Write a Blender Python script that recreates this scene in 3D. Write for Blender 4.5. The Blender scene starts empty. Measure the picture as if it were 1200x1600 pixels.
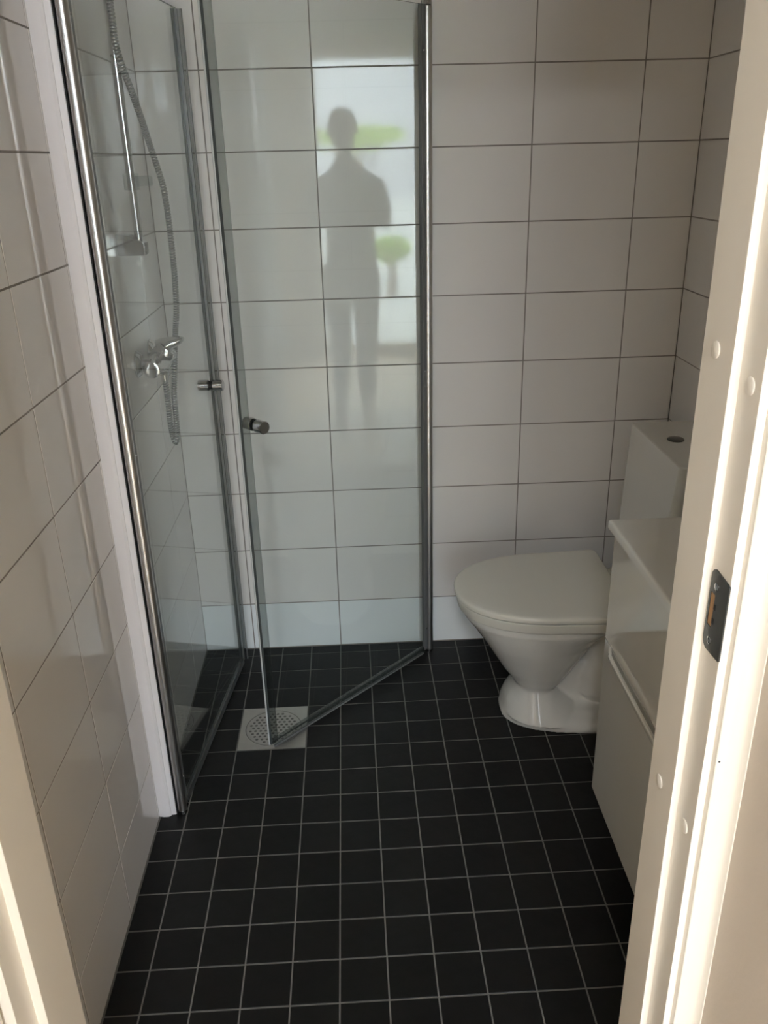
import bpy, bmesh, math, random
from mathutils import Vector, Matrix
from mathutils.geometry import delaunay_2d_cdt
random.seed(7)
C = bpy.context.scene.collection
PI = math.pi

# ------------------------------------------------------------------ camera
F = 1305.95; YAW, PIT, ROL = 0.03065, -0.40077, -0.02632
cam_d = bpy.data.cameras.new('camera'); cam = bpy.data.objects.new('camera', cam_d); C.objects.link(cam)
cam_d.sensor_fit = 'VERTICAL'; cam_d.sensor_height = 24; cam_d.lens = F / 1600 * 24
cam_d.clip_start = 0.005
fw = Vector((math.sin(YAW) * math.cos(PIT), math.cos(YAW) * math.cos(PIT), math.sin(PIT)))
r0 = Vector((math.cos(YAW), -math.sin(YAW), 0)); u0 = r0.cross(fw)
rr = r0 * math.cos(ROL) + u0 * math.sin(ROL); uu = -r0 * math.sin(ROL) + u0 * math.cos(ROL)
CAM = Vector((0.54718, -2.49311, 1.55035))
m = Matrix.Identity(4)
for i in range(3):
    m[i][0] = rr[i]; m[i][1] = uu[i]; m[i][2] = -fw[i]; m[i][3] = CAM[i]
cam.matrix_world = m
bpy.context.scene.camera = cam

# ------------------------------------------------------------------ world, lights, exposure
sc = bpy.context.scene
sc.view_settings.view_transform = 'Standard'; sc.view_settings.look = 'None'
sc.view_settings.gamma = 1.0; sc.view_settings.use_curve_mapping = False
sc.view_settings.exposure = 0.12
W = bpy.data.worlds.new('sky'); sc.world = W; W.use_nodes = True
bg = W.node_tree.nodes['Background']; bg.inputs[0].default_value = (0.90, 0.95, 1.0, 1); bg.inputs[1].default_value = 14.5
# overcast sky: brighter towards the zenith
_nt = W.node_tree; _tc = _nt.nodes.new('ShaderNodeTexCoord'); _sx = _nt.nodes.new('ShaderNodeSeparateXYZ'); _mr = _nt.nodes.new('ShaderNodeMapRange'); _vm = _nt.nodes.new('ShaderNodeMix')
_vm.data_type = 'RGBA'
_nt.links.new(_tc.outputs['Generated'], _sx.inputs[0]); _nt.links.new(_sx.outputs['Z'], _mr.inputs[0])
_vm.inputs[6].default_value = (.82, .86, .96, 1); _vm.inputs[7].default_value = (2.3, 2.5, 2.75, 1)
_nt.links.new(_mr.outputs[0], _vm.inputs[0]); _nt.links.new(_vm.outputs[2], bg.inputs[0])
sun = bpy.data.lights.new('sun', 'SUN'); sun.energy = 8; sun.angle = 0.01; sun.color = (1, .96, .88)
so = bpy.data.objects.new('sun', sun); C.objects.link(so)
so.rotation_euler = Vector((-0.10, 0.64, -0.77)).to_track_quat('-Z', 'Y').to_euler()
lp = bpy.data.lights.new('fill_light', 'AREA'); lp.shape = 'DISK'; lp.size = .30; lp.energy = 27; lp.color = (.93, .97, 1.0)  # fill light, added out of view to brighten the lower bathroom walls
lpo = bpy.data.objects.new('fill_light', lp); C.objects.link(lpo); lpo.location = (.45, -3.25, 2.36)
po = bpy.data.lights.new('window_portal', 'AREA'); po.shape = 'RECTANGLE'; po.size = 1.38; po.size_y = 2.2
po.cycles.is_portal = True
pob = bpy.data.objects.new('window_portal', po); C.objects.link(pob)
pob.location = (.94, -4.66, 1.13); pob.rotation_euler = Vector((0, 1, 0)).to_track_quat('-Z', 'Z').to_euler()
sc.cycles.max_bounces = 10; sc.cycles.diffuse_bounces = 6; sc.cycles.glossy_bounces = 5
sc.cycles.transparent_max_bounces = 16; sc.cycles.caustics_reflective = False; sc.cycles.caustics_refractive = False
sc.cycles.sample_clamp_indirect = 15

# ------------------------------------------------------------------ materials
def mat(name, col, rough=0.5, metal=0.0, ior=1.5, noise=0, nscale=8, bump=0, bscale=20, spec=0.5, coat=0, vary=0, aniso=None):
    mt = bpy.data.materials.new(name); mt.use_nodes = True
    nt = mt.node_tree; b = nt.nodes['Principled BSDF']
    b.inputs['Base Color'].default_value = (*col, 1); b.inputs['Roughness'].default_value = rough
    b.inputs['Metallic'].default_value = metal; b.inputs['IOR'].default_value = ior
    b.inputs['Specular IOR Level'].default_value = spec
    if coat: b.inputs['Coat Weight'].default_value = coat; b.inputs['Coat Roughness'].default_value = .03
    if noise or bump or vary or aniso:
        tc = nt.nodes.new('ShaderNodeTexCoord'); src = tc.outputs['Object']
        if aniso:
            mp = nt.nodes.new('ShaderNodeMapping'); mp.inputs['Scale'].default_value = aniso
            nt.links.new(src, mp.inputs[0]); src = mp.outputs[0]
    if noise or vary:
        col_in = None
        mx = nt.nodes.new('ShaderNodeHueSaturation'); mx.inputs['Color'].default_value = (*col, 1)
        ad = nt.nodes.new('ShaderNodeMath'); ad.operation = 'MULTIPLY_ADD'
        n = nt.nodes.new('ShaderNodeTexNoise'); n.inputs['Scale'].default_value = nscale; n.inputs['Detail'].default_value = 5
        nt.links.new(src, n.inputs[0])
        nt.links.new(n.outputs[0], ad.inputs[0]); ad.inputs[1].default_value = noise * 2; ad.inputs[2].default_value = 1 - noise
        if vary:
            oi = nt.nodes.new('ShaderNodeObjectInfo'); a2 = nt.nodes.new('ShaderNodeMath'); a2.operation = 'MULTIPLY_ADD'
            nt.links.new(oi.outputs['Random'], a2.inputs[0]); a2.inputs[1].default_value = vary * 2; nt.links.new(ad.outputs[0], a2.inputs[2])
            nt.links.new(a2.outputs[0], mx.inputs['Value'])
        else: nt.links.new(ad.outputs[0], mx.inputs['Value'])
        nt.links.new(mx.outputs[0], b.inputs['Base Color'])
    if bump:
        n2 = nt.nodes.new('ShaderNodeTexNoise'); n2.inputs['Scale'].default_value = bscale; n2.inputs['Detail'].default_value = 3
        nt.links.new(src, n2.inputs[0])
        bp = nt.nodes.new('ShaderNodeBump'); bp.inputs['Strength'].default_value = 1; bp.inputs['Distance'].default_value = bump
        nt.links.new(n2.outputs[0], bp.inputs['Height']); nt.links.new(bp.outputs[0], b.inputs['Normal'])
    return mt

M = {}
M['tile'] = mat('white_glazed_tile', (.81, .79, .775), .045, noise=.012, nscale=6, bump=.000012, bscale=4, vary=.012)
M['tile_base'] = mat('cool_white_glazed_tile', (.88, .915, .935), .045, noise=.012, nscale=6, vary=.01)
M['grout_w'] = mat('grey_wall_grout', (.28, .26, .24), .85, noise=.12, nscale=60)
M['floor_tile'] = mat('black_floor_tile', (.008, .008, .0077), .40, noise=.45, nscale=25, bump=.0004, bscale=60, vary=.2, spec=.2)
M['grout_f'] = mat('grey_floor_grout', (.16, .155, .145), .9, noise=.3, nscale=35)
M['paint'] = mat('white_door_paint', (.78, .73, .655), .33, noise=.01, nscale=5, bump=.0001, bscale=90)
M['wall_paint'] = mat('white_wall_paint', (.60, .53, .455), .75, noise=.015, nscale=3, bump=.0003, bscale=120)
M['ceil'] = mat('white_ceiling_paint', (.8, .79, .76), .8, noise=.01, nscale=3)
M['ceramic'] = mat('white_porcelain', (.74, .735, .70), .08, coat=.5, noise=.01, nscale=4)
M['plastic'] = mat('white_seat_plastic', (.72, .71, .65), .22, noise=.01, nscale=4)
M['lacquer'] = mat('white_gloss_lacquer', (.74, .73, .68), .06, coat=.6, noise=.008, nscale=4)
M['chrome'] = mat('polished_chrome', (.60, .60, .60), .09, 1.0, noise=.02, nscale=20)
M['brushed'] = mat('brushed_aluminium', (.62, .62, .61), .32, 1.0, noise=.06, nscale=30, bump=.00006, bscale=60, aniso=(8, 8, .3))
M['steel'] = mat('stainless_steel', (.50, .49, .46), .38, 1.0, noise=.10, nscale=40)
M['darksteel'] = mat('dark_chrome_button', (.16, .155, .14), .3, .8, noise=.15, nscale=40)
M['whitealu'] = mat('white_coated_aluminium', (.80, .78, .80), .32, noise=.02, nscale=10, aniso=(10, 10, 1))
M['dark'] = mat('dark_gap', (.008, .008, .008), .6, noise=.2, nscale=10)
M['greystrip'] = mat('grey_plastic_strip', (.15, .155, .155), .35, noise=.05, nscale=20)
M['strike'] = mat('dark_zinc_plate', (.07, .073, .07), .4, .5, noise=.35, nscale=60)
M['rawwood'] = mat('raw_pine', (.36, .20, .09), .7, noise=.35, nscale=40, aniso=(6, 6, .6))
M['oak'] = mat('oak_parquet', (.62, .48, .32), .35, noise=.2, nscale=6, aniso=(1, 8, 1))
M['concrete'] = mat('terrace_concrete', (.5, .49, .46), .8, noise=.15, nscale=4)
M['leaf'] = mat('green_leaf', (.34, .50, .07), .5, noise=.3, nscale=4)
_n = M['leaf'].node_tree; _t = _n.nodes.new('ShaderNodeBsdfTranslucent'); _t.inputs[0].default_value = (.62, .74, .25, 1); _x = _n.nodes.new('ShaderNodeMixShader')
_n.links.new(_n.nodes['Principled BSDF'].outputs[0], _x.inputs[1]); _n.links.new(_t.outputs[0], _x.inputs[2]); _n.links.new(_x.outputs[0], _n.nodes['Material Output'].inputs[0])
M['bark'] = mat('bark', (.16, .11, .07), .9, noise=.3, nscale=20)
M['hose'] = mat('ribbed_metal_hose', (.42, .42, .42), .2, 1.0, noise=.05, nscale=30)
M['shirt'] = mat('dark_grey_cotton', (.05, .05, .055), .9, noise=.2, nscale=50)
M['trouser'] = mat('dark_blue_denim', (.03, .035, .05), .9, noise=.2, nscale=60)
M['skin'] = mat('skin', (.55, .36, .27), .55, noise=.05, nscale=30)
M['hair'] = mat('dark_brown_hair', (.03, .02, .015), .7, noise=.3, nscale=60)
M['black'] = mat('black_glass', (.01, .01, .01), .1, noise=.05, nscale=5)
M['eye'] = mat('eye_white', (.7, .7, .68), .2, noise=.02, nscale=5)

def glassmat(name, tint, rough=0.0, refl=1.0):
    mt = bpy.data.materials.new(name); mt.use_nodes = True; nt = mt.node_tree; nt.nodes.clear()
    o = nt.nodes.new('ShaderNodeOutputMaterial'); mx = nt.nodes.new('ShaderNodeMixShader')
    t = nt.nodes.new('ShaderNodeBsdfTransparent'); g = nt.nodes.new('ShaderNodeBsdfGlossy')
    fr = nt.nodes.new('ShaderNodeFresnel'); fr.inputs[0].default_value = 1.45
    gm = nt.nodes.new('ShaderNodeNewGeometry'); ir = nt.nodes.new('ShaderNodeMapRange')   # same Fresnel on both faces of the thin pane
    ir.inputs[3].default_value = 1.45; ir.inputs[4].default_value = 1 / 1.45
    nt.links.new(gm.outputs['Backfacing'], ir.inputs[0]); nt.links.new(ir.outputs[0], fr.inputs[0])
    ml = nt.nodes.new('ShaderNodeMath'); ml.operation = 'MULTIPLY'; ml.inputs[1].default_value = refl
    n = nt.nodes.new('ShaderNodeTexNoise'); n.inputs['Scale'].default_value = 3
    tc = nt.nodes.new('ShaderNodeTexCoord'); nt.links.new(tc.outputs['Object'], n.inputs[0])
    rp = nt.nodes.new('ShaderNodeMapRange'); rp.inputs[3].default_value = rough; rp.inputs[4].default_value = rough + .02
    nt.links.new(n.outputs[0], rp.inputs[0]); nt.links.new(rp.outputs[0], g.inputs['Roughness'])
    t.inputs[0].default_value = (*tint, 1); g.inputs[0].default_value = (1, 1, 1, 1)
    nt.links.new(fr.outputs[0], ml.inputs[0]); nt.links.new(ml.outputs[0], mx.inputs[0])
    nt.links.new(t.outputs[0], mx.inputs[1]); nt.links.new(g.outputs[0], mx.inputs[2]); nt.links.new(mx.outputs[0], o.inputs[0])
    return mt
M['glass'] = glassmat('green_tinted_glass', (.940, .958, .950), 0, .75)
M['pane'] = glassmat('window_glass', (.97, .98, .975))
M['seal'] = glassmat('clear_plastic_seal', (.74, .76, .755), .3, 1.8)
M['clear'] = glassmat('clear_slider_plastic', (.86, .88, .87), .1, 1.2)
M['gedge'] = mat('green_glass_edge', (.06, .07, .067), .25, noise=.05, nscale=10)
M['fin'] = mat('pale_plastic_fin', (.55, .57, .57), .3, noise=.02, nscale=10)

# ------------------------------------------------------------------ mesh helpers
def link(name, bm, m, parent=None, smooth=35, label=None, loc=None, rot=None):
    bmesh.ops.recalc_face_normals(bm, faces=bm.faces[:])
    me = bpy.data.meshes.new(name); bm.to_mesh(me); bm.free()
    ms = m if isinstance(m, (list, tuple)) else [m]
    for q in ms: me.materials.append(M[q])
    if smooth:
        me.shade_smooth(); me.set_sharp_from_angle(angle=math.radians(smooth))
    o = bpy.data.objects.new(name, me); C.objects.link(o)
    if 0 < smooth < 90 and len(me.polygons) < 2000:
        wn = o.modifiers.new('wn', 'WEIGHTED_NORMAL'); wn.keep_sharp = True
    if parent: o.parent = parent
    if loc: o.location = loc
    if rot: o.rotation_euler = rot
    if label: o['label'] = label
    return o

def empty(name, loc=(0, 0, 0), parent=None):
    o = bpy.data.objects.new(name, None); C.objects.link(o); o.empty_display_size = .1
    o.location = loc
    if parent: o.parent = parent
    return o
def thing(name, label, cat, group=None, loc=(0, 0, 0)):
    o = empty(name, loc); return tag(o, label, cat, group)
def tag(o, label, cat, group=None):
    o['label'] = label; o['category'] = cat
    if group: o['group'] = group
    return o
def struct(o, label=None):
    o['kind'] = 'structure'
    if label: o['label'] = label
    return o

def BM(): return bmesh.new()
def box(bm, x0, x1, y0, y1, z0, z1, bev=0, seg=2, mi=0):
    vs = [bm.verts.new((x, y, z)) for x in (x0, x1) for y in (y0, y1) for z in (z0, z1)]
    fs = []
    for q in ((0, 1, 3, 2), (4, 6, 7, 5), (0, 4, 5, 1), (2, 3, 7, 6), (0, 2, 6, 4), (1, 5, 7, 3)):
        f = bm.faces.new([vs[i] for i in q]); f.material_index = mi; fs.append(f)
    if bev:
        es = list({e for f in fs for e in f.edges})
        bmesh.ops.bevel(bm, geom=es, offset=bev, segments=seg, profile=.5, affect='EDGES')
    return fs
def frame_of(d):
    d = d.normalized(); a = Vector((0, 0, 1)) if abs(d.z) < .9 else Vector((1, 0, 0))
    u = d.cross(a).normalized(); return u, d.cross(u).normalized()
def tube(bm, pts, rad, n=14, cap=True, mi=0):
    pts = [Vector(p) for p in pts]; rads = rad if isinstance(rad, (list, tuple)) else [rad] * len(pts)
    rings = []; u = None
    for i, p in enumerate(pts):
        d = (pts[min(i + 1, len(pts) - 1)] - pts[max(i - 1, 0)]).normalized()
        if u is None: u, v = frame_of(d)
        else:
            u = (u - d * u.dot(d)).normalized(); v = d.cross(u)
        rings.append([bm.verts.new(p + (u * math.cos(2 * PI * k / n) + v * math.sin(2 * PI * k / n)) * rads[i]) for k in range(n)])
    for a, b in zip(rings, rings[1:]):
        for k in range(n):
            f = bm.faces.new((a[k], a[(k + 1) % n], b[(k + 1) % n], b[k])); f.material_index = mi
    if cap:
        bm.faces.new(rings[0][::-1]).material_index = mi; bm.faces.new(rings[-1]).material_index = mi
def lathe(bm, p0, d, prof, n=28, mi=0):
    """prof: list of (distance along d, radius)"""
    p0 = Vector(p0); d = Vector(d).normalized(); u, v = frame_of(d); prev = None
    for t, r in prof:
        ring = [bm.verts.new(p0 + d * t + (u * math.cos(2 * PI * k / n) + v * math.sin(2 * PI * k / n)) * max(r, 1e-5)) for k in range(n)]
        if prev:
            for k in range(n):
                f = bm.faces.new((prev[k], prev[(k + 1) % n], ring[(k + 1) % n], ring[k])); f.material_index = mi
        else: bm.faces.new(ring[::-1]).material_index = mi
        prev = ring
    bm.faces.new(prev).material_index = mi
def loft(bm, rings, cap=True, mi=0):
    R = [[bm.verts.new(p) for p in ring] for ring in rings]; n = len(R[0])
    for a, b in zip(R, R[1:]):
        for k in range(n):
            bm.faces.new((a[k], a[(k + 1) % n], b[(k + 1) % n], b[k])).material_index = mi
    if cap:
        bm.faces.new(R[0][::-1]).material_index = mi; bm.faces.new(R[-1]).material_index = mi
def prism(bm, poly, axis, a, b, mi=0):
    """poly of 2-d points extruded along axis ('z': (x,y); 'y': (x,z); 'x': (y,z))"""
    def P(q, t): return {'z': (q[0], q[1], t), 'y': (q[0], t, q[1]), 'x': (t, q[0], q[1])}[axis]
    loft(bm, [[P(q, a) for q in poly], [P(q, b) for q in poly]], mi=mi)
def slab_along(bm, p, q, half, z0, z1, bev=0, mi=0):
    """vertical slab from p to q (xy), thickness 2*half"""
    p = Vector(p); q = Vector(q); d = (q - p).normalized(); n = Vector((-d.y, d.x)) * half
    pts = [p + n, q + n, q - n, p - n]
    b2 = BM(); prism(b2, [tuple(t) for t in pts], 'z', z0, z1)
    if bev: bmesh.ops.bevel(b2, geom=b2.edges[:], offset=bev, segments=2, profile=.5, affect='EDGES')
    me = bpy.data.meshes.new('t'); b2.to_mesh(me); b2.free()
    nf = len(bm.faces); bm.from_mesh(me); bpy.data.meshes.remove(me)
    bm.faces.ensure_lookup_table()
    for f in bm.faces[nf:]: f.material_index = mi

# ------------------------------------------------------------------ room shell
XR = 1.525; YF = -1.69; ZC = 2.42
REC = .0008      # grout recess
def shell(name, b, m='grout_w', label=None):
    bm = BM(); box(bm, *b); return struct(link(name, bm, m, smooth=0), label)
wall_back = shell('wall_back', (-.12, XR + .12, REC, .12, -.1, ZC), label='back wall of white rectangular tiles with grey joints')
wall_left = shell('wall_left', (-.12, -REC, YF, REC, -.1, ZC), label='left wall of white rectangular tiles')
wall_right = shell('wall_right', (XR + REC, XR + .12, YF, REC, -.1, ZC), label='right wall of white rectangular tiles')
floor = shell('floor', (-REC, XR + REC, YF - .12, REC, -.1, -REC), 'grout_f', label='floor of small black square tiles with grey grout')
ceiling = shell('ceiling', (-.12, XR + .12, YF - .12, .12, ZC, ZC + .1), 'ceil')

GAP = .0034
tile_cache = {}
def tile_mesh(w, h, t=.008, bev=.0007, m='tile'):
    key = (round(w, 4), round(h, 4), m)
    if key not in tile_cache:
        bm = BM(); box(bm, -w / 2, w / 2, 0, t, -h / 2, h / 2)
        es = [e for e in bm.edges if all(abs(v.co.y) < 1e-6 for v in e.verts)]
        bmesh.ops.bevel(bm, geom=es, offset=bev, segments=2, profile=.5, affect='EDGES')
        bmesh.ops.recalc_face_normals(bm, faces=bm.faces[:])
        me = bpy.data.meshes.new('tile'); bm.to_mesh(me); bm.free(); me.materials.append(M[m])
        tile_cache[key] = me
    return tile_cache[key]
ZJ = [0.001] + [.174 + .2 * k for k in range(12)] ; ZJ = [z for z in ZJ if z < ZC - .02] + [ZC]
def wall_tiles(parent, joints, place, amp):
    for a, b in zip(joints, joints[1:]):
        if b - a < .012: continue
        for z0, z1 in zip(ZJ, ZJ[1:]):
            w = b - a - GAP; h = z1 - z0 - GAP
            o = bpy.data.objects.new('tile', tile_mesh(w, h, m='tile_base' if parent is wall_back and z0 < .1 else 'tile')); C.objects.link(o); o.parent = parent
            place(o, (a + b) / 2, (z0 + z1) / 2)
            o.rotation_euler.rotate_axis('Z', random.gauss(0, amp)); o.rotation_euler.rotate_axis('X', random.gauss(0, amp))
WT = .29716; XA = .46297
def pb(o, s, z): o.location = (s, 0, z)
def pl(o, s, z): o.location = (0, s, z); o.rotation_euler = (0, 0, PI / 2)
def prr(o, s, z): o.location = (XR, s, z); o.rotation_euler = (0, 0, -PI / 2)
wall_tiles(wall_back, [0, XA - WT, XA, XA + WT, XA + 2 * WT, XA + 3 * WT, XR], pb, .0011)
wall_tiles(wall_left, [YF] + [-.80 + WT * k for k in range(-2, 3)] + [0], pl, .0009)
wall_tiles(wall_right, [YF] + [-.297 * k for k in range(5, 0, -1)] + [0], prr, .0009)

# floor tiles: slightly turned grid, clipped to the room
S = .0992; FX, FY, TH = .46447, -.54199, .00548
def clip(poly, ax, v, keep_less):
    out = []
    for i in range(len(poly)):
        p, q = poly[i], poly[(i + 1) % len(poly)]
        ip = (p[ax] <= v) if keep_less else (p[ax] >= v); iq = (q[ax] <= v) if keep_less else (q[ax] >= v)
        if ip: out.append(p)
        if ip != iq:
            t = (v - p[ax]) / (q[ax] - p[ax]); out.append((p[0] + t * (q[0] - p[0]), p[1] + t * (q[1] - p[1])))
    return out
def gpt(c, r):
    X, Y = c * S, -r * S
    return (FX + X * math.cos(TH) - Y * math.sin(TH), FY + X * math.sin(TH) + Y * math.cos(TH))
full_me = None
for c in range(-6, 12):
    for r in range(-7, 12):
        if c in (-3, -2) and r in (-2, -1): continue          # drain
        g = GAP / 2 / S * .95
        poly = [gpt(c + g, r + g), gpt(c + 1 - g, r + g), gpt(c + 1 - g, r + 1 - g), gpt(c + g, r + 1 - g)]
        n0 = list(poly)
        for ax, v, kl in ((0, .003, False), (0, XR - .003, True), (1, YF + .002, False), (1, -.003, True)):
            poly = clip(poly, ax, v, kl) if poly else poly
        if len(poly) < 3: continue
        area = abs(sum(poly[i][0] * poly[(i + 1) % len(poly)][1] - poly[(i + 1) % len(poly)][0] * poly[i][1] for i in range(len(poly)))) / 2
        if area < 3e-4: continue
        cx = sum(p[0] for p in poly) / len(poly); cy = sum(p[1] for p in poly) / len(poly)
        whole = poly == n0
        if whole and full_me: me = full_me
        else:
            bm = BM(); prism(bm, [(p[0] - cx, p[1] - cy) for p in poly], 'z', -.008, 0)
            es = [e for e in bm.edges if all(abs(v.co.z) < 1e-6 for v in e.verts)]
            bmesh.ops.bevel(bm, geom=es, offset=.0008, segments=1, affect='EDGES')
            bmesh.ops.recalc_face_normals(bm, faces=bm.faces[:])
            me = bpy.data.meshes.new('tile'); bm.to_mesh(me); bm.free(); me.materials.append(M['floor_tile'])
            if whole: full_me = me
        o = bpy.data.objects.new('tile', me); C.objects.link(o); o.parent = floor
        o.location = (cx, cy, 0); o.rotation_euler = (random.gauss(0, .002), random.gauss(0, .002), 0)

# ------------------------------------------------------------------ front wall, door frame, hall
bm = BM()
box(bm, -.12, .075, YF - .115, YF, -.1, ZC); box(bm, .955, XR + .12, YF - .115, YF, -.1, ZC); box(bm, .075, .955, YF - .115, YF, 2.13, ZC)
wall_front = struct(link('wall_front', bm, 'wall_paint', smooth=0), 'front wall around the doorway')
door = struct(empty('door_1', (0, 0, 0)), 'white painted door frame and open door leaf')
YA, YS, YE = -1.684, -1.753, -1.797     # inner edge, stop face, outer edge
OX0, OX1, RB = .140, .8905, .009; HZ = 2.06
def jamb(name, poly, z0, z1):
    bm = BM(); prism(bm, poly, 'z', z0, z1); bmesh.ops.bevel(bm, geom=bm.edges[:], offset=.0012, segments=2, profile=.5, affect='EDGES')
    return link(name, bm, 'paint', door)
jamb('jamb', [(OX1, YA), (OX1 + .06, YA), (OX1 + .06, YE), (OX1 + .0175, YE), (OX1 + .0085, YE), (OX1 + RB, YS), (OX1, YS)], -.02, HZ + .03)
YSL = -1.775
jamb('jamb', [(OX0, YA), (OX0 - .06, YA), (OX0 - .06, YE - .02), (OX0 - .012, YE - .02), (OX0 - .012, YSL), (OX0, YSL)], -.02, HZ + .03)
bm = BM(); box(bm, OX0 - .02, OX1 + .02, YS, YA, HZ, HZ + .055, .0012); box(bm, OX0 - .02, OX1 + .02, YE, YS + .002, HZ + .012, HZ + .055, .0012)
link('header', bm, 'paint', door)
# architraves
def arch(x0, x1, z0, z1):
    bm = BM(); box(bm, x0, x1, YE - .0105, YE - .0002, z0, z1, .0025, 3); return link('architrave', bm, 'paint', door)
bm = BM(); prism(bm, [(.9074, YE - .0002), (.9074, YE - .0095), (.9084, YE - .0105), (.921, YE - .0107), (.9255, YE - .0112), (.9290, YE - .0128), (.9312, YE - .0155), (.9325, YE - .019), (.9333, YE - .0225), (.9345, YE - .0228), (.9345, YE - .0002)], 'z', 0, HZ + .07)
link('architrave', bm, 'paint', door, smooth=40)
arch(.035, .1225, 0, HZ + .07)
bm = BM(); box(bm, .1227, .9072, YE - .0105, YE - .0002, HZ + .02, HZ + .07, .0025, 3); link('architrave', bm, 'paint', door)
# screw caps
for x, y, z in ((OX1, -1.716, 1.375), (OX1, -1.716, .860), (OX1 + RB - .0003, -1.7765, 1.355), (OX1 + RB - .0003, -1.7765, .848), (OX1, -1.716, 1.93), (OX1, -1.716, .25)):
    bm = BM(); lathe(bm, (x + .0004, y, z), (-1, 0, 0), [(0, .0085), (.0012, .0085), (.0022, .0072), (.0026, 0)], 24)
    link('screw_cap', bm, 'paint', door)
# strike plate
bm = BM()
ys0, ys1, zs0, zs1 = -1.757, -1.7958, 1.076, 1.166
out = []
def rr_poly():
    P = []
    for k in range(7):
        a = PI / 2 * k / 6; P.append((ys0 - .010 + .010 * math.sin(a), zs1 - .010 + .010 * math.cos(a)))
    for k in range(7):
        a = PI / 2 * k / 6; P.append((ys0 - .010 + .010 * math.cos(a), zs0 + .010 - .010 * math.sin(a)))
    P += [(ys1, zs0 + .002), (ys1, zs1 - .002)]
    return P
outer = rr_poly()
holes = [[(-1.7605, 1.103), (-1.771, 1.103), (-1.771, 1.140), (-1.7605, 1.140)]]
def plate2d(outer, holes, n_out=0):
    vs = [Vector(p) for p in outer]; es = [(i, (i + 1) % len(outer)) for i in range(len(outer))]
    for h in holes:
        b = len(vs); vs += [Vector(p) for p in h]; es += [(b + i, b + (i + 1) % len(h)) for i in range(len(h))]
    V, E_, Fc, *_ = delaunay_2d_cdt(vs, es, [], 1, 1e-6)
    def inside(p, poly):
        c = False
        for i in range(len(poly)):
            x1, y1 = poly[i][:2]; x2, y2 = poly[i - 1][:2]
            if (y1 > p[1]) != (y2 > p[1]) and p[0] < (x2 - x1) * (p[1] - y1) / (y2 - y1) + x1: c = not c
        return c
    keep = []
    for f in Fc:
        c = sum((V[i] for i in f), Vector((0, 0))) / len(f)
        if inside(c, outer) and not any(inside(c, h) for h in holes): keep.append(f)
    return V, keep
V, K = plate2d(outer, holes)
strike = empty('strike_plate', (0, 0, 0), door); strike['label'] = 'dark metal strike plate with latch opening on the right jamb'
xs = OX1 + RB - .0002
bm = BM(); vv = [bm.verts.new((xs - .0014, v[0], v[1])) for v in V]
for f in K: bm.faces.new([vv[i] for i in f])
r = bmesh.ops.extrude_face_region(bm, geom=bm.faces[:]); bmesh.ops.translate(bm, vec=(.0014, 0, 0), verts=[v for v in r['geom'] if isinstance(v, bmesh.types.BMVert)])
box(bm, xs - .0014, xs + .0004, ys1 - .0018, ys1 + .0002, zs0 + .003, zs1 - .003, .0003, 1)
link('plate', bm, 'strike', strike)
bm = BM(); box(bm, xs - .0005, xs - .0001, -1.7722, -1.7595, 1.102, 1.141); link('latch_recess', bm, 'rawwood', strike, smooth=0, label='raw brown wood inside the latch opening')
for z in (1.150, 1.089):
    bm = BM(); lathe(bm, (xs - .0012, -1.772, z), (-1, 0, 0), [(0, .0042), (.0008, .0042), (.0011, .003), (.0009, .0012), (.0009, 0)], 18)
    link('screw', bm, 'chrome', strike)
for z in (1.128, 1.112):
    bm = BM(); box(bm, xs - .0019, xs - .0012, -1.7755, -1.7715, z - .003, z + .003); link('tab', bm, 'dark', strike, smooth=0)
bm = BM(); lathe(bm, (.9105, -1.8074, .963), (0, -1, 0), [(0, .0012), (.0004, .0012), (.0005, 0)], 10); link('nail_hole', bm, 'dark', door, label='tiny dark nail hole in the casing')
# door leaf swung open into the hall, hinged on the left
bm = BM(); box(bm, .078, .117, -2.55, -1.822, .01, HZ - .005, .002); leaf = link('door_leaf', bm, 'paint', door)
bm = BM()
for s, xx in ((1, .117), (-1, .078)):
    lathe(bm, (xx - s * .001, -2.47, 1.02), (s, 0, 0), [(0, .025), (.006, .025), (.008, .012), (.045, .010), (.046, 0)], 20)
    tube(bm, [(xx + s * .04, -2.475, 1.02), (xx + s * .045, -2.42, 1.02), (xx + s * .045, -2.36, 1.02)], .009)
link('door_handle', bm, 'chrome', leaf)
for z in (.3, 1.75):
    bm = BM(); lathe(bm, (.1245, -1.824, z), (0, 0, 1), [(0, .006), (.09, .006), (.095, .003)], 14); link('hinge', bm, 'brushed', door)

# hall walls, floor, ceiling
YH = -4.66
bm = BM(); box(bm, .9346, 1.02, -2.02, YE, -.1, ZC); box(bm, 1.02, 3.0, -2.02, YE, -.1, ZC)
struct(link('wall_hall_right', bm, 'wall_paint', smooth=0), 'plain wall return right of the door frame')
bm = BM(); box(bm, -1.2, -.12, -1.92, YF - .1, -.1, ZC); box(bm, -.12, .033, -1.92, -1.8055, -.1, ZC); struct(link('wall_hall_left', bm, 'wall_paint', smooth=0))
bm = BM(); box(bm, -1.3, -1.2, YH, -1.9, -.1, ZC); struct(link('wall_hall_side', bm, 'wall_paint', smooth=0))
bm = BM(); box(bm, 3.0, 3.1, YH, -1.9, -.1, ZC); struct(link('wall_hall_end', bm, 'wall_paint', smooth=0))
WX0, WX1, WZ0, WZ1 = .25, 1.63, .03, 2.30
bm = BM(); box(bm, -1.3, WX0, YH - .15, YH, -.1, ZC); box(bm, WX1, 3.1, YH - .15, YH, -.1, ZC); box(bm, WX0, WX1, YH - .15, YH, WZ1, ZC); box(bm, WX0, WX1, YH - .15, YH, -.1, WZ0)
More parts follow.
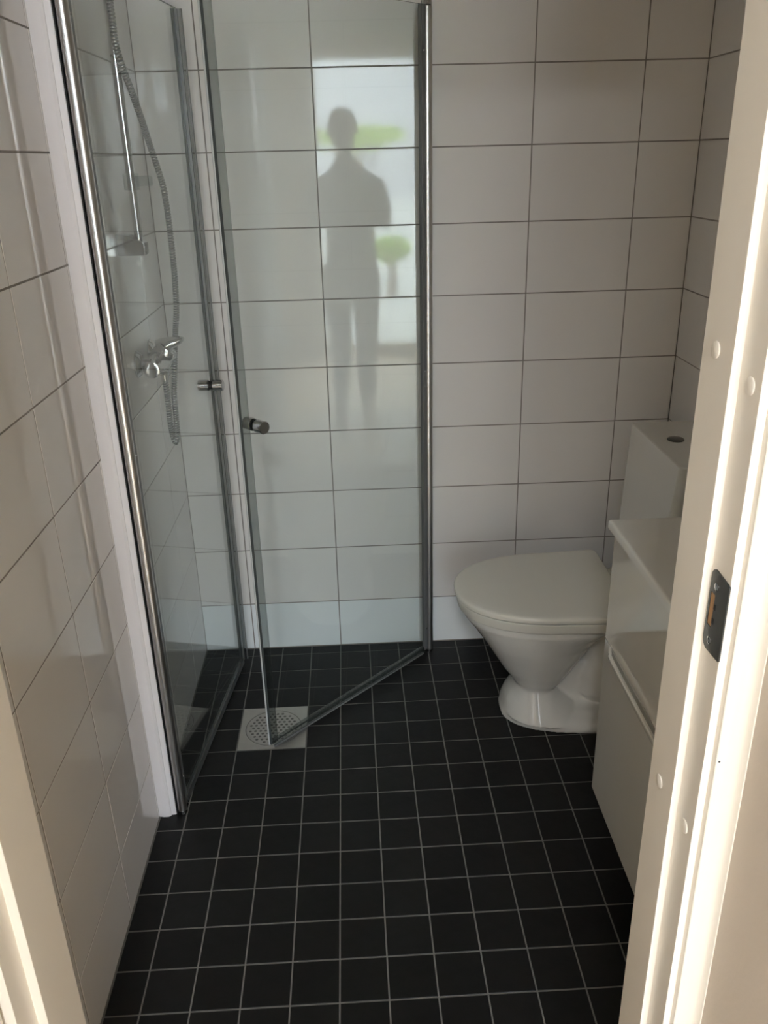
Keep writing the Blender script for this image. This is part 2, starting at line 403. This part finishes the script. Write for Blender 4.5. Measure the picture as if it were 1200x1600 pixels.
struct(link('wall_hall_far', bm, 'wall_paint', smooth=0))
bm = BM(); box(bm, -1.3, 3.1, YH - .15, YF - .1205, -.1, 0.0); struct(link('floor_hall', bm, 'oak', smooth=0))
bm = BM(); box(bm, -1.3, 3.1, YH - .3, YF - .12, ZC, ZC + .1); struct(link('ceiling_hall', bm, 'ceil', smooth=0))
win = struct(empty('window_1'), 'tall bright window at the end of the hall')
bm = BM()
box(bm, WX0, WX0 + .06, YH - .09, YH - .02, WZ0, WZ1, .003); box(bm, WX1 - .06, WX1, YH - .09, YH - .02, WZ0, WZ1, .003)
box(bm, WX0 + .06, WX1 - .06, YH - .09, YH - .02, WZ0, WZ0 + .07, .003); box(bm, WX0 + .06, WX1 - .06, YH - .09, YH - .02, WZ1 - .06, WZ1, .003)
box(bm, 1.26, 1.30, YH - .09, YH - .02, WZ0 + .07, WZ1 - .06, .003)
link('window_frame', bm, 'paint', win)
for a, b in ((WX0 + .06, 1.26), (1.30, WX1 - .06)):
    bm = BM(); box(bm, a, b, YH - .058, YH - .052, WZ0 + .07, WZ1 - .06); link('pane', bm, 'pane', win, smooth=0)
# terrace, trees outside
bm = BM(); box(bm, -30, 30, -40, YH - .15, -.2, -.05); struct(link('ground', bm, 'concrete', smooth=0), 'pale ground outside the hall window')
def tree(x, y, zc, rx, rz, label, n=420):
    t = thing('tree', label, 'tree', 'trees outside the hall window', (x, y, -.05))
    bm = BM(); tube(bm, [(0, 0, 0), (.03, 0, zc * .5), (0, .02, zc)], [.07, .05, .02], 10)
    for k in range(5):
        a = k * 1.3; tube(bm, [(0, 0, zc * .6), (math.cos(a) * rx * .6, math.sin(a) * rx * .6, zc + rz * .2)], [.03, .01], 6)
    link('trunk', bm, 'bark', t)
    bm = BM()
    for k in range(n):
        d = Vector((random.gauss(0, 1), random.gauss(0, 1), random.gauss(0, 1))).normalized() * random.uniform(.55, 1)
        p = Vector((d.x * rx, d.y * rx, d.z * rz + zc)); s = random.uniform(.05, .09)
        u, v = frame_of(Vector((random.gauss(0, 1), random.gauss(0, 1) + 1.2, random.gauss(0, 1) + 1)))
        q = [bm.verts.new(p + u * s), bm.verts.new(p + v * s * .5), bm.verts.new(p - u * s), bm.verts.new(p - v * s * .5)]; bm.faces.new(q)
    f = link('foliage', bm, 'leaf', t, smooth=0); f['kind'] = 'stuff'
tree(.68, -9.4, 1.86, .62, .14, 'small leafy green tree outside the hall window, mirrored as a green patch in the tiles')
tree(1.03, -8.3, .56, .22, .16, 'low green bush outside the hall window, mirrored beside the standing figure')

lamp = thing('added_fill_lamp', 'unseen round ceiling lamp added in the hall to brighten the lower walls', 'lamp', loc=(.45, -3.25, 0))  # lamp body added to go with the fill light, no such lamp is known
bm = BM(); lathe(bm, (0, 0, ZC - .0005), (0, 0, -1), [(0, .17), (.03, .17), (.05, .165), (.05, .155), (.035, .15)], 32); link('housing', bm, 'paint', lamp)
# ------------------------------------------------------------------ floor drain
dr = thing('floor_drain', 'square stainless steel floor drain with round perforated grille in the shower corner', 'drain')
dcx, dcy = gpt(-2, -1); hs = S - .0022
def rot2(px, py): return (dcx + px * math.cos(TH) - py * math.sin(TH), dcy + px * math.sin(TH) + py * math.cos(TH))
def circ(cx, cy, r, n): return [(cx + r * math.cos(2 * PI * k / n), cy + r * math.sin(2 * PI * k / n)) for k in range(n)]
def perf(name, outer, holes, z1, z0, m, parent):
    V, K = plate2d(outer, holes); bm = BM(); vv = [bm.verts.new((v[0], v[1], z1)) for v in V]
    for f in K: bm.faces.new([vv[i] for i in f])
    r = bmesh.ops.extrude_face_region(bm, geom=bm.faces[:]); bmesh.ops.translate(bm, vec=(0, 0, z0 - z1), verts=[v for v in r['geom'] if isinstance(v, bmesh.types.BMVert)])
    return link(name, bm, m, parent, smooth=30)
perf('frame_plate', [rot2(-hs, -hs), rot2(hs, -hs), rot2(hs, hs), rot2(-hs, hs)], [circ(dcx, dcy, .0832, 64)], .0006, -.006, 'steel', dr)
hol = []
for j in range(-6, 7):
    for i in range(-7, 8):
        x = (i + (j % 2) * .5) * .0150; y = j * .0130
        if x * x + y * y < .0695 ** 2: hol.append(circ(dcx + x, dcy + y, .0047, 8))
perf('grille', circ(dcx, dcy, .0808, 64), hol, .0002, -.002, 'steel', dr)
bm = BM(); lathe(bm, (dcx, dcy, -.0055), (0, 0, -1), [(0, .083), (.004, .083)], 32); link('sump', bm, 'dark', dr, label='dark opening under the grille')

# ------------------------------------------------------------------ shower doors
GZ0, GZ1 = .022, 1.903
def shower_door(label, hinge, free, rp, knob_back, knob_z, corner):
    t = thing('shower_door', label, 'shower door', 'folding glass shower doors')
    h = Vector(hinge); f = Vector(free); d = (f - h).normalized(); n = Vector((-d.y, d.x))
    if n.y > 0: n = -n            # towards the room
    bm = BM(); lathe(bm, (h.x, h.y, .012), (0, 0, 1), [(0, rp * .92), (.002, rp), (GZ1 - .016, rp), (GZ1 - .014, rp * .94)], 32); link('hinge_post', bm, 'brushed', t)
    bm = BM(); lathe(bm, (h.x, h.y, .001), (0, 0, 1), [(0, rp * .7), (.002, rp * .98), (.0105, rp * .98), (.011, rp * .8)], 28); link('end_cap', bm, 'chrome', t)
    bm = BM(); lathe(bm, (h.x, h.y, GZ1 - .001), (0, 0, 1), [(0, rp * .8), (.001, rp * 1.0), (.014, rp * 1.0), (.017, rp * .7)], 28); link('end_cap', bm, 'chrome', t)
    a = h + d * (rp + .0005); b = h + d * (rp + .0165)
    bm = BM(); slab_along(bm, a, b, .006, GZ0 - .004, GZ1, .001); hs_ = link('hinge_strip', bm, 'greystrip', t)
    for z in (.10, .97, 1.80):
        bm = BM(); p = (a + b) / 2 + n * .006; lathe(bm, (p.x, p.y, z), (n.x, n.y, 0), [(0, .0028), (.0012, .0024), (.0016, 0)], 12); link('screw', bm, 'chrome', hs_)
    e = f - d * .003
    bm = BM(); slab_along(bm, h + d * (rp + .012), e, .003, GZ0, GZ1)
    bm.faces.ensure_lookup_table()
    for fc in bm.faces:
        if fc.calc_area() < .2: fc.material_index = 1
    link('glass_panel', bm, ['glass', 'gedge'], t, smooth=0, label='clear greenish glass pane')
    bm = BM(); slab_along(bm, f - d * .026, f - d * .001, .0052, GZ0 - .002, GZ1 - .002, .001); es = link('edge_seal', bm, 'seal', t)
    bm = BM(); slab_along(bm, f - d * .0035, f + d * .0005, .0056, GZ0 - .002, GZ1 - .002, .0008); link('magnet_strip', bm, 'gedge', es)
    if corner:
        bm = BM(); slab_along(bm, f + n * .005, f + n * .0135, .0035, GZ0 - .002, GZ1 - .002, .0006); link('corner_lip', bm, 'seal', es)
        bm = BM(); slab_along(bm, f + n * .0150, f + n * .0165, .0035, GZ0 - .002, GZ1 - .002, .0004); link('fin', bm, 'greystrip', es)
    else:
        bm = BM(); slab_along(bm, f + d * .0012, f + d * .005, .0014, GZ0 - .002, GZ1 - .002, .0004); link('fin', bm, 'fin', es)
    bm = BM(); slab_along(bm, h + d * (rp + .018), f - d * .012, .0058, .010, .031, .0015); bs = link('bottom_seal', bm, 'seal', t)
    bm = BM(); slab_along(bm, h + d * (rp + .018), f - d * .014, .0012, .0015, .0102); link('wiper', bm, 'greystrip', bs)
    k = f - d * knob_back
    for s in (1, -1):
        nn = n * s; bm = BM()
        lathe(bm, (k.x + nn.x * .0032, k.y + nn.y * .0032, knob_z), (nn.x, nn.y, 0), [(0, .0105), (.0035, .0105), (.0036, .0148), (.0046, .0160), (.031, .0160), (.0322, .0150), (.0323, 0)], 32)
        kn = link('knob', bm, 'chrome', t)
        bm = BM(); lathe(bm, (k.x + nn.x * .003, k.y + nn.y * .003, knob_z), (nn.x, nn.y, 0), [(0, .0135), (.0032, .0135)], 24); link('washer', bm, 'dark', kn)
    return t
d1 = shower_door('left glass shower door, swung in towards the back wall, on a bright metal post beside the white wall profile', (.0585, -.779), (.1375, -.092), .0122, .036, .962, True)
d2 = shower_door('right glass shower door, hinged on the metal post at the back wall, its free edge over the drain', (.764, -.060), (.2655, -.5455), .0128, .046, .955, False)
pf = thing('wall_profile', 'white coated vertical profile on the left wall that carries the left shower door', 'shower profile')
bm = BM(); prism(bm, [(.0004, -.792), (.012, -.7945), (.024, -.7945), (.030, -.791), (.0305, -.788), (.042, -.7865), (.0435, -.784), (.0435, -.757), (.0004, -.757)], 'z', .001, 1.92)
link('profile_body', bm, 'whitealu', pf, smooth=25)
bm = BM(); box(bm, .0436, .0462, -.787, -.765, .003, 1.915); link('dark_slit', bm, 'dark', pf, smooth=0)  # black strip filling the slit between profile and post
pf2 = thing('wall_profile', 'slim metal profile fixed to the back wall behind the right shower door post', 'shower profile')
bm = BM(); box(bm, .753, .775, -.0465, -.0008, .001, 1.92, .002); link('profile_body', bm, 'greystrip', pf2)

# ------------------------------------------------------------------ shower mixer, rail, hose
mx = thing('shower_mixer', 'chrome single lever shower mixer on the left wall behind the glass', 'tap')
MY, MZ = -.315, 1.075
for s in (-1, 1):
    bm = BM(); lathe(bm, (.001, MY + s * .075, MZ + .012), (1, 0, 0), [(0, .034), (.004, .034), (.012, .026), (.014, .015), (.035, .013)], 28); link('rosette', bm, 'chrome', mx)
bm = BM(); lathe(bm, (.040, MY - .098, MZ), (0, 1, 0), [(0, .012), (.004, .0205), (.03, .022), (.055, .024), (.07, .031), (.125, .031), (.14, .024), (.166, .022), (.192, .0205), (.196, .012)], 28)
link('body', bm, 'chrome', mx)
bm = BM(); lathe(bm, (.042, MY, MZ + .008), (.6, 0, .65), [(0, .029), (.030, .028), (.038, .025), (.041, .0)], 28)
link('cartridge_housing', bm, 'chrome', mx)
bm = BM()
R_ = []
for t, w, h in ((0, .027, .020), (.03, .026, .018), (.06, .022, .013), (.085, .018, .009), (.094, .009, .004)):
    p = Vector((.040 + t * .70, MY + .012, MZ + .036 + t * .22)); R_.append([p + Vector((-.3 * h * math.sin(a), w * math.cos(a), h * math.sin(a))) for a in [2 * PI * k / 16 for k in range(16)]])
loft(bm, R_); link('lever', bm, 'chrome', mx)
bm = BM(); lathe(bm, (.046, MY + .01, MZ - .020), (0, 0, -1), [(0, .013), (.012, .013), (.014, .010), (.03, .010), (.034, .0075)], 20); link('hose_outlet', bm, 'chrome', mx)

rl = thing('shower_rail', 'slim chrome riser rail on the left shower wall with a block bracket', 'shower rail')
RX, RY = .050, -.405
bm = BM(); lathe(bm, (RX, RY, 1.36), (0, 0, 1), [(0, .0098), (.76, .0098)], 24); link('rail', bm, 'chrome', rl)
for z in (1.352, 2.06):
    bm = BM(); prism(bm, [(.001, z), (.001, z + .050), (.030, z + .046), (.055, z + .034), (.064, z + .030), (.066, z + .026), (.066, z + .002), (.064, z)], 'y', RY - .021, RY + .021)
    bmesh.ops.bevel(bm, geom=bm.edges[:], offset=.002, segments=2, affect='EDGES')
    link('bracket', bm, 'chrome', rl)
bm = BM(); lathe(bm, (RX, RY, 1.495), (0, 0, 1), [(0, .0105), (.001, .018), (.036, .018), (.037, .0105)], 24); box(bm, RX + .010, .097, RY - .013, RY + .013, 1.503, 1.526, .004)
link('clear_holder', bm, 'clear', rl, label='transparent plastic hose holder')
# hand shower parked at top of the rail (just above the picture)
hsw = thing('hand_shower', 'chrome hand shower hanging at the top of the riser rail', 'shower head')
bm = BM(); tube(bm, [(.075, -.405, 1.92), (.078, -.405, 2.0), (.088, -.405, 2.06)], [.010, .0125, .014], 20); link('handle', bm, 'chrome', hsw)
bm = BM(); lathe(bm, (.086, -.405, 2.075), (.8, 0, -.5), [(-.012, .02), (0, .045), (.018, .048), (.02, 0)], 28); link('head', bm, 'chrome', hsw)
bm = BM(); lathe(bm, (.062, -.405, 2.0), (0, 0, 1), [(0, .0105), (.001, .02), (.04, .02), (.041, .0105)], 24); link('slider', bm, 'chrome', hsw)
hz = [(.046, -.305, 1.035), (.045, -.30, .985), (.043, -.295, .91), (.044, -.29, .865), (.0495, -.29, .847), (.0555, -.29, .865), (.059, -.29, .91), (.061, -.288, .98), (.066, -.27, 1.04), (.071, -.262, 1.09), (.081, -.270, 1.145), (.093, -.285, 1.20), (.099, -.29, 1.27), (.101, -.29, 1.336), (.1015, -.29, 1.41), (.099, -.29, 1.486), (.091, -.29, 1.535), (.079, -.29, 1.587), (.076, -.33, 1.64), (.073, -.385, 1.698), (.066, -.42, 1.75), (.061, -.43, 1.79), (.061, -.43, 1.835), (.0615, -.43, 1.872), (.068, -.42, 1.90), (.0745, -.408, 1.930)]
def catmull(P, per):
    P = [Vector(p) for p in P]; out = []
    for i in range(len(P) - 1):
        a, b, c, d = P[max(i - 1, 0)], P[i], P[i + 1], P[min(i + 2, len(P) - 1)]
        n = max(2, int((c - b).length / per))
        for k in range(n):
            t = k / n; out.append(.5 * ((2 * b) + (c - a) * t + (2 * a - 5 * b + 4 * c - d) * t * t + (3 * b - a - 3 * c + d) * t ** 3))
    return out + [P[-1]]
hp = catmull(hz, .0016)
bm = BM(); tube(bm, hp, [(.0078, .0081, .0078, .0060)[k % 4] for k in range(len(hp))], 12)
bm.faces.ensure_lookup_table()
for k, fc in enumerate(bm.faces):
    if k // 12 % 4 in (2, 3): fc.material_index = 1
tag(link('shower_hose', bm, ['hose', 'greystrip'], smooth=40), 'ribbed metal shower hose looping from the mixer up past the riser rail', 'hose')

# ------------------------------------------------------------------ toilet
wc = thing('toilet', 'white porcelain floor standing toilet with closed lid and tall cistern against the right wall', 'toilet')
CY = -.395
def egg(z, xf, xb, hw, n=48, ex=2.2, back=.72, wx=None):
    """ring with the widest point at wx, rounded front (towards -x)"""
    wx = wx if wx is not None else xf + (xb - xf) * .58; P = []
    for k in range(n):
        a = 2 * PI * k / n; c, s = math.cos(a), math.sin(a)
        e = 2 / ex; sx = math.copysign(abs(c) ** e, c); sy = math.copysign(abs(s) ** e, s)
        P.append(Vector((wx + sx * ((xb - wx) if sx > 0 else (wx - xf)), CY + sy * hw, z)))
    return P
bm = BM()
loft(bm, [egg(.085, 1.01, 1.085, .060), egg(.10, .992, 1.105, .080), egg(.13, .972, 1.125, .100), egg(.17, .944, 1.150, .120), egg(.22, .914, 1.180, .139), egg(.27, .885, 1.215, .156, wx=1.05), egg(.31, .858, 1.255, .170, wx=1.06), egg(.335, .838, 1.30, .179, wx=1.08), egg(.345, .831, 1.32, .182, wx=1.08), egg(.380, .824, 1.32, .184, wx=1.08)])
loft(bm, [egg(.0, .945, 1.50, .147, ex=2.6), egg(.012, .946, 1.50, .1465, ex=2.6), egg(.026, .953, 1.49, .140, ex=2.5), egg(.036, .963, 1.48, .122, ex=2.4), egg(.042, .975, 1.46, .09, ex=2.4)])
loft(bm, [egg(.02, .950, 1.19, .140, ex=2.4), egg(.05, .960, 1.16, .120, ex=2.4), egg(.085, .979, 1.12, .100, ex=2.3), egg(.115, .990, 1.10, .086, ex=2.3), egg(.15, 1.0, 1.09, .075, ex=2.3)])
tube(bm, [(1.44, CY, .36), (1.38, CY, .335), (1.335, CY, .26), (1.285, CY, .18), (1.252, CY, .115), (1.248, CY, .085), (1.26, CY, .06)], [.085, .092, .095, .092, .090, .085, .07], 28)
loft(bm, [egg(.03, 1.05, 1.45, .04, ex=3), egg(.18, 1.05, 1.45, .04, ex=3)])
loft(bm, [egg(.0, 1.36, 1.515, .10, ex=4), egg(.25, 1.36, 1.515, .11, ex=4), egg(.378, 1.26, 1.515, .17, ex=4), egg(.385, 1.26, 1.515, .17, ex=4)])
bmesh.ops.recalc_face_normals(bm, faces=bm.faces[:])
me = bpy.data.meshes.new('t'); bm.to_mesh(me); bm.free()
tmp = bpy.data.objects.new('t', me); C.objects.link(tmp)
md = tmp.modifiers.new('r', 'REMESH'); md.mode = 'VOXEL'; md.voxel_size = .0042
md2 = tmp.modifiers.new('s', 'SMOOTH'); md2.iterations = 9; md2.factor = .5
dg = bpy.context.evaluated_depsgraph_get(); ev = tmp.evaluated_get(dg)
bm = BM(); bm.from_mesh(ev.to_mesh()); ev.to_mesh_clear(); bpy.data.objects.remove(tmp)
link('bowl', bm, 'ceramic', wc, smooth=180)
def lidring(z, inset, n=56):
    P = []
    hwm, xw, xt, xe = .2045 - inset, 1.10, .806 + inset, 1.268 - inset * .5
    for k in range(33):
        a = -PI / 2 + PI * k / 32; c, s = math.cos(a), math.sin(a); e = 2 / 2.25
        P.append(Vector((xw - (xw - xt) * abs(c) ** e, CY + math.copysign(abs(s) ** e, s) * hwm, z)))
    for x, y in ((1.18, hwm + .005), (xe - .012, hwm + .010), (xe - .003, hwm + .004), (xe, hwm - .008), (xe, 0), (xe, -hwm + .008), (xe - .003, -hwm - .004), (xe - .012, -hwm - .010), (1.18, -hwm - .005)):
        P.append(Vector((x, CY + y, z)))
    return P
def solid(name, rings, m, parent, sm=50):
    bm = BM(); loft(bm, rings); return link(name, bm, m, parent, smooth=sm)
lid = solid('lid', [lidring(.4035, .004), lidring(.405, .001), lidring(.413, 0), lidring(.418, .002), lidring(.4205, .006), lidring(.4215, .014), lidring(.4225, .05)], 'plastic', wc)
solid('seat', [lidring(.366, .020), lidring(.3675, .0125), lidring(.3705, .0095), lidring(.3955, .0045), lidring(.3990, .0055), lidring(.4005, .010), lidring(.4010, .03)], 'plastic', wc)
for s in (-1, 1):
    bm = BM(); lathe(bm, (1.292, CY + s * .075 - .02, .405), (0, 1, 0), [(0, .010), (.002, .013), (.038, .013), (.04, .010)], 20); box(bm, 1.262, 1.292, CY + s * .075 - .013, CY + s * .075 + .013, .394, .412, .003); link('hinge', bm, 'plastic', wc)
def rrect(x0, x1, y0, y1, z, r, n=6):
    P = []
    for cx, cy, a0 in ((x1 - r, y1 - r, 0), (x0 + r, y1 - r, PI / 2), (x0 + r, y0 + r, PI), (x1 - r, y0 + r, 1.5 * PI)):
        for k in range(n + 1):
            a = a0 + PI / 2 * k / n; P.append(Vector((cx + r * math.cos(a), cy + r * math.sin(a), z)))
    return P
solid('cistern', [rrect(1.330, 1.521, -.575, -.215, .380, .025), rrect(1.318, 1.522, -.585, -.205, .40, .028), rrect(1.318, 1.522, -.588, -.202, .46, .028), rrect(1.329, 1.522, -.590, -.200, .70, .022), rrect(1.335, 1.522, -.592, -.198, .800, .018),
    rrect(1.336, 1.522, -.592, -.198, .822, .016), rrect(1.338, 1.521, -.590, -.200, .8275, .015), rrect(1.343, 1.518, -.585, -.205, .830, .014)], 'ceramic', wc, 30)
bt = empty('flush_button', (0, 0, 0), wc)
bm = BM(); lathe(bm, (1.405, -.372, .8295), (0, 0, 1), [(0, .0225), (.003, .0225), (.0042, .0205), (.0035, .0185), (.0035, 0)], 32); link('ring', bm, 'darksteel', bt)
bm = BM(); lathe(bm, (1.405, -.372, .8325), (0, 0, 1), [(0, .0178), (.0012, .0178), (.0018, .016), (.0018, 0)], 32); link('button', bm, 'darksteel', bt)
# water connection pipe behind the cistern
bm = BM(); tube(bm, [(1.519, -.17, .62), (1.495, -.17, .62), (1.49, -.172, .60), (1.49, -.185, .50), (1.49, -.20, .46)], .006, 12); link('supply_pipe', bm, 'chrome', wc)

# ------------------------------------------------------------------ vanity
vn = thing('vanity_cabinet', 'white gloss wall hung vanity cabinet with two drawers beside the door frame', 'cabinet')
VX, VY0, VY1, VZ0, VZ1 = 1.079, -1.515, -.915, .142, .822
bm = BM()
box(bm, VX + .019, XR - .001, VY1 - .016, VY1, VZ0, VZ1, .001); box(bm, VX + .019, XR - .001, VY0, VY0 + .016, VZ0, VZ1, .001)
box(bm, VX + .019, XR - .001, VY0 + .016, VY1 - .016, VZ0, VZ0 + .016); box(bm, XR - .012, XR - .001, VY0 + .016, VY1 - .016, VZ0 + .016, VZ1)
link('body', bm, 'lacquer', vn)
def front(z0, z1):
    bm = BM(); box(bm, VX, VX + .018, VY0, VY1, z0, z1, .0015); return link('drawer', bm, 'lacquer', vn)
front(.5605, VZ1 - .002); lo = front(VZ0, .5575)
bm = BM(); P = [(VX + .001, -.957, .556), (VX - .003, -.966, .5555), (VX - .008, -.985, .554), (VX - .0105, -1.01, .5535), (VX - .0105, -1.20, .5535), (VX - .0105, -1.43, .5535), (VX - .008, -1.455, .554), (VX + .001, -1.475, .556)]
pp = catmull(P, .01); n = len(pp)
ring = []
for p in pp:
    ring.append([p + Vector(q) for q in ((-.003, 0, -.0065), (-.0048, 0, -.002), (-.0045, 0, .004), (-.002, 0, .0065), (.002, 0, .0065), (.003, 0, .002), (.003, 0, -.004), (.001, 0, -.0065))])
loft(bm, ring); link('handle', bm, 'lacquer', lo, label='slim white bow handle')
bm = BM(); lathe(bm, (VX + .0005, -.962, .5645), (-1, 0, 0), [(0, .0035), (.0015, .0035), (.0025, .002), (.0026, 0)], 12); link('screw_cap', bm, 'plastic', lo)

wb = thing('washbasin', 'white ceramic basin top with thin rounded edge lying on the vanity cabinet', 'washbasin')
bx0, bx1, by0, by1, bz = 1.0665, XR - .001, -1.522, -.906, .842
bm = BM(); NX, NY = 40, 52
def bh(x, y):
    u = (x - 1.315) / .150; v = (y + 1.215) / .235; r = (abs(u) ** 3.2 + abs(v) ** 3.2) ** (1 / 3.2)
    e = min(x - bx0, by1 - y, y - by0); z = bz
    if e < .006: z -= .006 - math.sqrt(max(0, .006 ** 2 - (.006 - e) ** 2))
    rim = max(0, min(1, 1 - r))
    t = max(0, min(1, (1.0 - r) / .15)); return z - .10 * (t * t * (3 - 2 * t))
xsn = [bx0 + q for q in (0, .001, .0025, .0045, .007)] + [bx0 + .007 + (bx1 - bx0 - .007) * k / NX for k in range(1, NX + 1)]
ysn = [by0 + q for q in (0, .001, .0025, .0045, .007)] + [by0 + .007 + (by1 - by0 - .014) * k / NY for k in range(1, NY)] + [by1 - q for q in (.007, .0045, .0025, .001, 0)]
G = [[bm.verts.new((x, y, bh(x, y))) for y in ysn] for x in xsn]
for i in range(len(xsn) - 1):
    for j in range(len(ysn) - 1): bm.faces.new((G[i][j], G[i + 1][j], G[i + 1][j + 1], G[i][j + 1]))
bd = [e for e in bm.edges if e.is_boundary]
r = bmesh.ops.extrude_edge_only(bm, edges=bd)
vs = [v for v in r['geom'] if isinstance(v, bmesh.types.BMVert)]
for v in vs: v.co.z = .8228
bmesh.ops.contextual_create(bm, geom=[e for e in bm.edges if e.is_boundary])
link('basin', bm, 'ceramic', wb, smooth=50)
bm = BM(); lathe(bm, (1.315, -1.215, .7425), (0, 0, 1), [(0, .022), (.002, .022), (.0035, .018), (.0035, 0)], 24); link('waste', bm, 'chrome', wb)
tap = thing('basin_tap', 'chrome basin mixer standing at the back of the washbasin', 'tap')
bm = BM(); lathe(bm, (1.49, -1.215, .842), (0, 0, 1), [(0, .024), (.004, .024), (.006, .021), (.10, .020), (.108, .015)], 24); link('body', bm, 'chrome', tap)
bm = BM(); tube(bm, [(1.485, -1.215, .90), (1.43, -1.215, .925), (1.38, -1.215, .915), (1.372, -1.215, .895)], [.014, .012, .011, .011], 16); link('spout', bm, 'chrome', tap)
bm = BM(); tube(bm, [(1.492, -1.215, .95), (1.475, -1.215, .968), (1.42, -1.215, .985)], [.014, .009, .006], 14); link('lever', bm, 'chrome', tap)

# ------------------------------------------------------------------ photographer, mirrored in the tiles
ps = thing('person', 'person in dark clothes standing with a raised phone, seen mirrored in the wall tiles', 'person', loc=(0, 0, 0))
def skin(name, verts, edges, rads, m, parent, lv=1):
    me = bpy.data.meshes.new(name); me.from_pydata([Vector(v) for v in verts], edges, []); o = bpy.data.objects.new(name, me); C.objects.link(o)
    o.modifiers.new('k', 'SKIN'); sv = me.skin_vertices[0].data
    for i, r in enumerate(rads): sv[i].radius = r if isinstance(r, tuple) else (r, r)
    sv[0].use_root = True
    s = o.modifiers.new('s', 'SUBSURF'); s.levels = lv
    ev = o.evaluated_get(bpy.context.evaluated_depsgraph_get()); bm = BM(); bm.from_mesh(ev.to_mesh()); ev.to_mesh_clear(); bpy.data.objects.remove(o)
    return link(name, bm, m, parent, smooth=180)
PX, PY = .545, -2.93
def q(x, y, z): return (PX + x, PY + y, z)
V_ = [q(0, 0, .95), q(0, .01, 1.10), q(0, .0, 1.28), q(0, 0, 1.42), q(-.01, .01, 1.52), q(-.03, .02, 1.60)]
E_ = [(0, 1), (1, 2), (2, 3), (3, 4), (4, 5)]; R_ = [(.15, .10), (.15, .10), (.19, .10), (.16, .085), (.055, .05), (.055, .05)]
hands = []
for s in (-1, 1):
    b = len(V_)
    V_ += [q(s * .185, 0, 1.40), q(s * .22, 0, 1.29), q(s * .215, .04, 1.17), q(s * .17, .20, 1.30), q(s * .10, .33, 1.44), q(s * .085, .36, 1.475)]
    R_ += [.07, .06, .05, .045, .032, .03]
    E_ += [(3, b), (b, b + 1), (b + 1, b + 2), (b + 2, b + 3), (b + 3, b + 4), (b + 4, b + 5)]
    b = len(V_)
    V_ += [q(s * .09, 0, .86), q(s * .085, .01, .50), q(s * .085, -.01, .12), q(s * .085, -.01, .055), q(s * .10, .12, .035)]
    R_ += [.10, .065, .05, .045, .032]
    E_ += [(0, b), (b, b + 1), (b + 1, b + 2), (b + 2, b + 3), (b + 3, b + 4)]
body = skin('body', V_, E_, R_, 'shirt', ps)
# head, hair, face
hx, hy, hz_ = PX - .03, PY + .03, 1.70
def ball(bm, c, rx, ry, rz, u=20, v=14):
    g = bmesh.ops.create_uvsphere(bm, u_segments=u, v_segments=v, radius=1)
    for w in g['verts']: w.co = Vector((c[0] + w.co.x * rx * (1 - .18 * max(0, -w.co.z)), c[1] + w.co.y * ry, c[2] + w.co.z * rz))
bm = BM(); ball(bm, (hx, hy, hz_), .078, .096, .118); ball(bm, (hx - .08, hy - .005, hz_), .012, .02, .03, 10, 8); ball(bm, (hx + .08, hy - .005, hz_), .012, .02, .03, 10, 8); ball(bm, (hx, hy + .100, hz_ - .015), .012, .016, .024, 10, 8)
ball(bm, (hx, hy + .090, hz_ - .052), .024, .008, .006, 10, 6)
link('head', bm, 'skin', ps, smooth=180)
bm = BM(); ball(bm, (hx, hy - .018, hz_ + .026), .088, .100, .108); link('hair', bm, 'hair', ps, smooth=180)
for s in (-1, 1):
    bm = BM(); ball(bm, (hx + s * .03, hy + .084, hz_ + .008), .011, .009, .008, 10, 8); link('eye', bm, 'eye', ps, smooth=180)
# trousers and shoes as clothing
V2 = [q(0, 0, .98)]; E2 = []; R2 = [(.158, .118)]
for s in (-1, 1):
    b = len(V2); V2 += [q(s * .09, 0, .86), q(s * .085, .01, .50), q(s * .085, -.01, .10)]; R2 += [.107, .078, .066]; E2 += [(0, b), (b, b + 1), (b + 1, b + 2)]
skin('trousers', V2, E2, R2, 'trouser', ps)
for s in (-1, 1):
    skin('shoe', [q(s * .085, -.05, .052), q(s * .09, .05, .048), q(s * .105, .15, .038)], [(0, 1), (1, 2)], [(.045, .045), (.047, .042), (.04, .03)], 'black', ps)
# hands with five fingers closing on the phone
PHY = CAM.y - .016; PHZ = 1.545
for s in (-1, 1):
    wv = [q(s * .085, .36, 1.475), q(s * .072, .40, 1.50), (PX + s * .056, PHY - .018, 1.525)]
    ve = list(wv); ed = [(0, 1), (1, 2)]; ra = [.028, (.034, .02), (.03, .018)]
    for k in range(4):
        b = len(ve); z = 1.50 + k * .018; L = (.9, 1.0, 1.05, .95)[k]
        ve += [(PX + s * .050, PHY - .014, z), (PX + s * .045, PHY + .000 - .010 * L, z + .003), (PX + s * .030 * L, PHY - .012, z + .004)]
        ra += [.009, .0085, .0075]; ed += [(2, b), (b, b + 1), (b + 1, b + 2)]
    b = len(ve); ve += [(PX + s * .050, PHY - .030, 1.515), (PX + s * .036, PHY - .024, 1.535), (PX + s * .026, PHY - .018, 1.550)]; ra += [.0105, .0095, .0085]; ed += [(1, b), (b, b + 1), (b + 1, b + 2)]
    skin('hand', ve, ed, ra, 'skin', ps)
ph = thing('phone', 'dark phone held up in both hands by the mirrored person', 'phone')
bm = BM(); box(bm, PX - .036, PX + .036, PHY - .0075, PHY, PHZ - .07, PHZ + .07, .003, 3); link('phone_body', bm, 'black', ph)
bm = BM(); box(bm, PX - .033, PX + .033, PHY - .0082, PHY - .0076, PHZ - .062, PHZ + .062); link('screen', bm, 'black', ph)
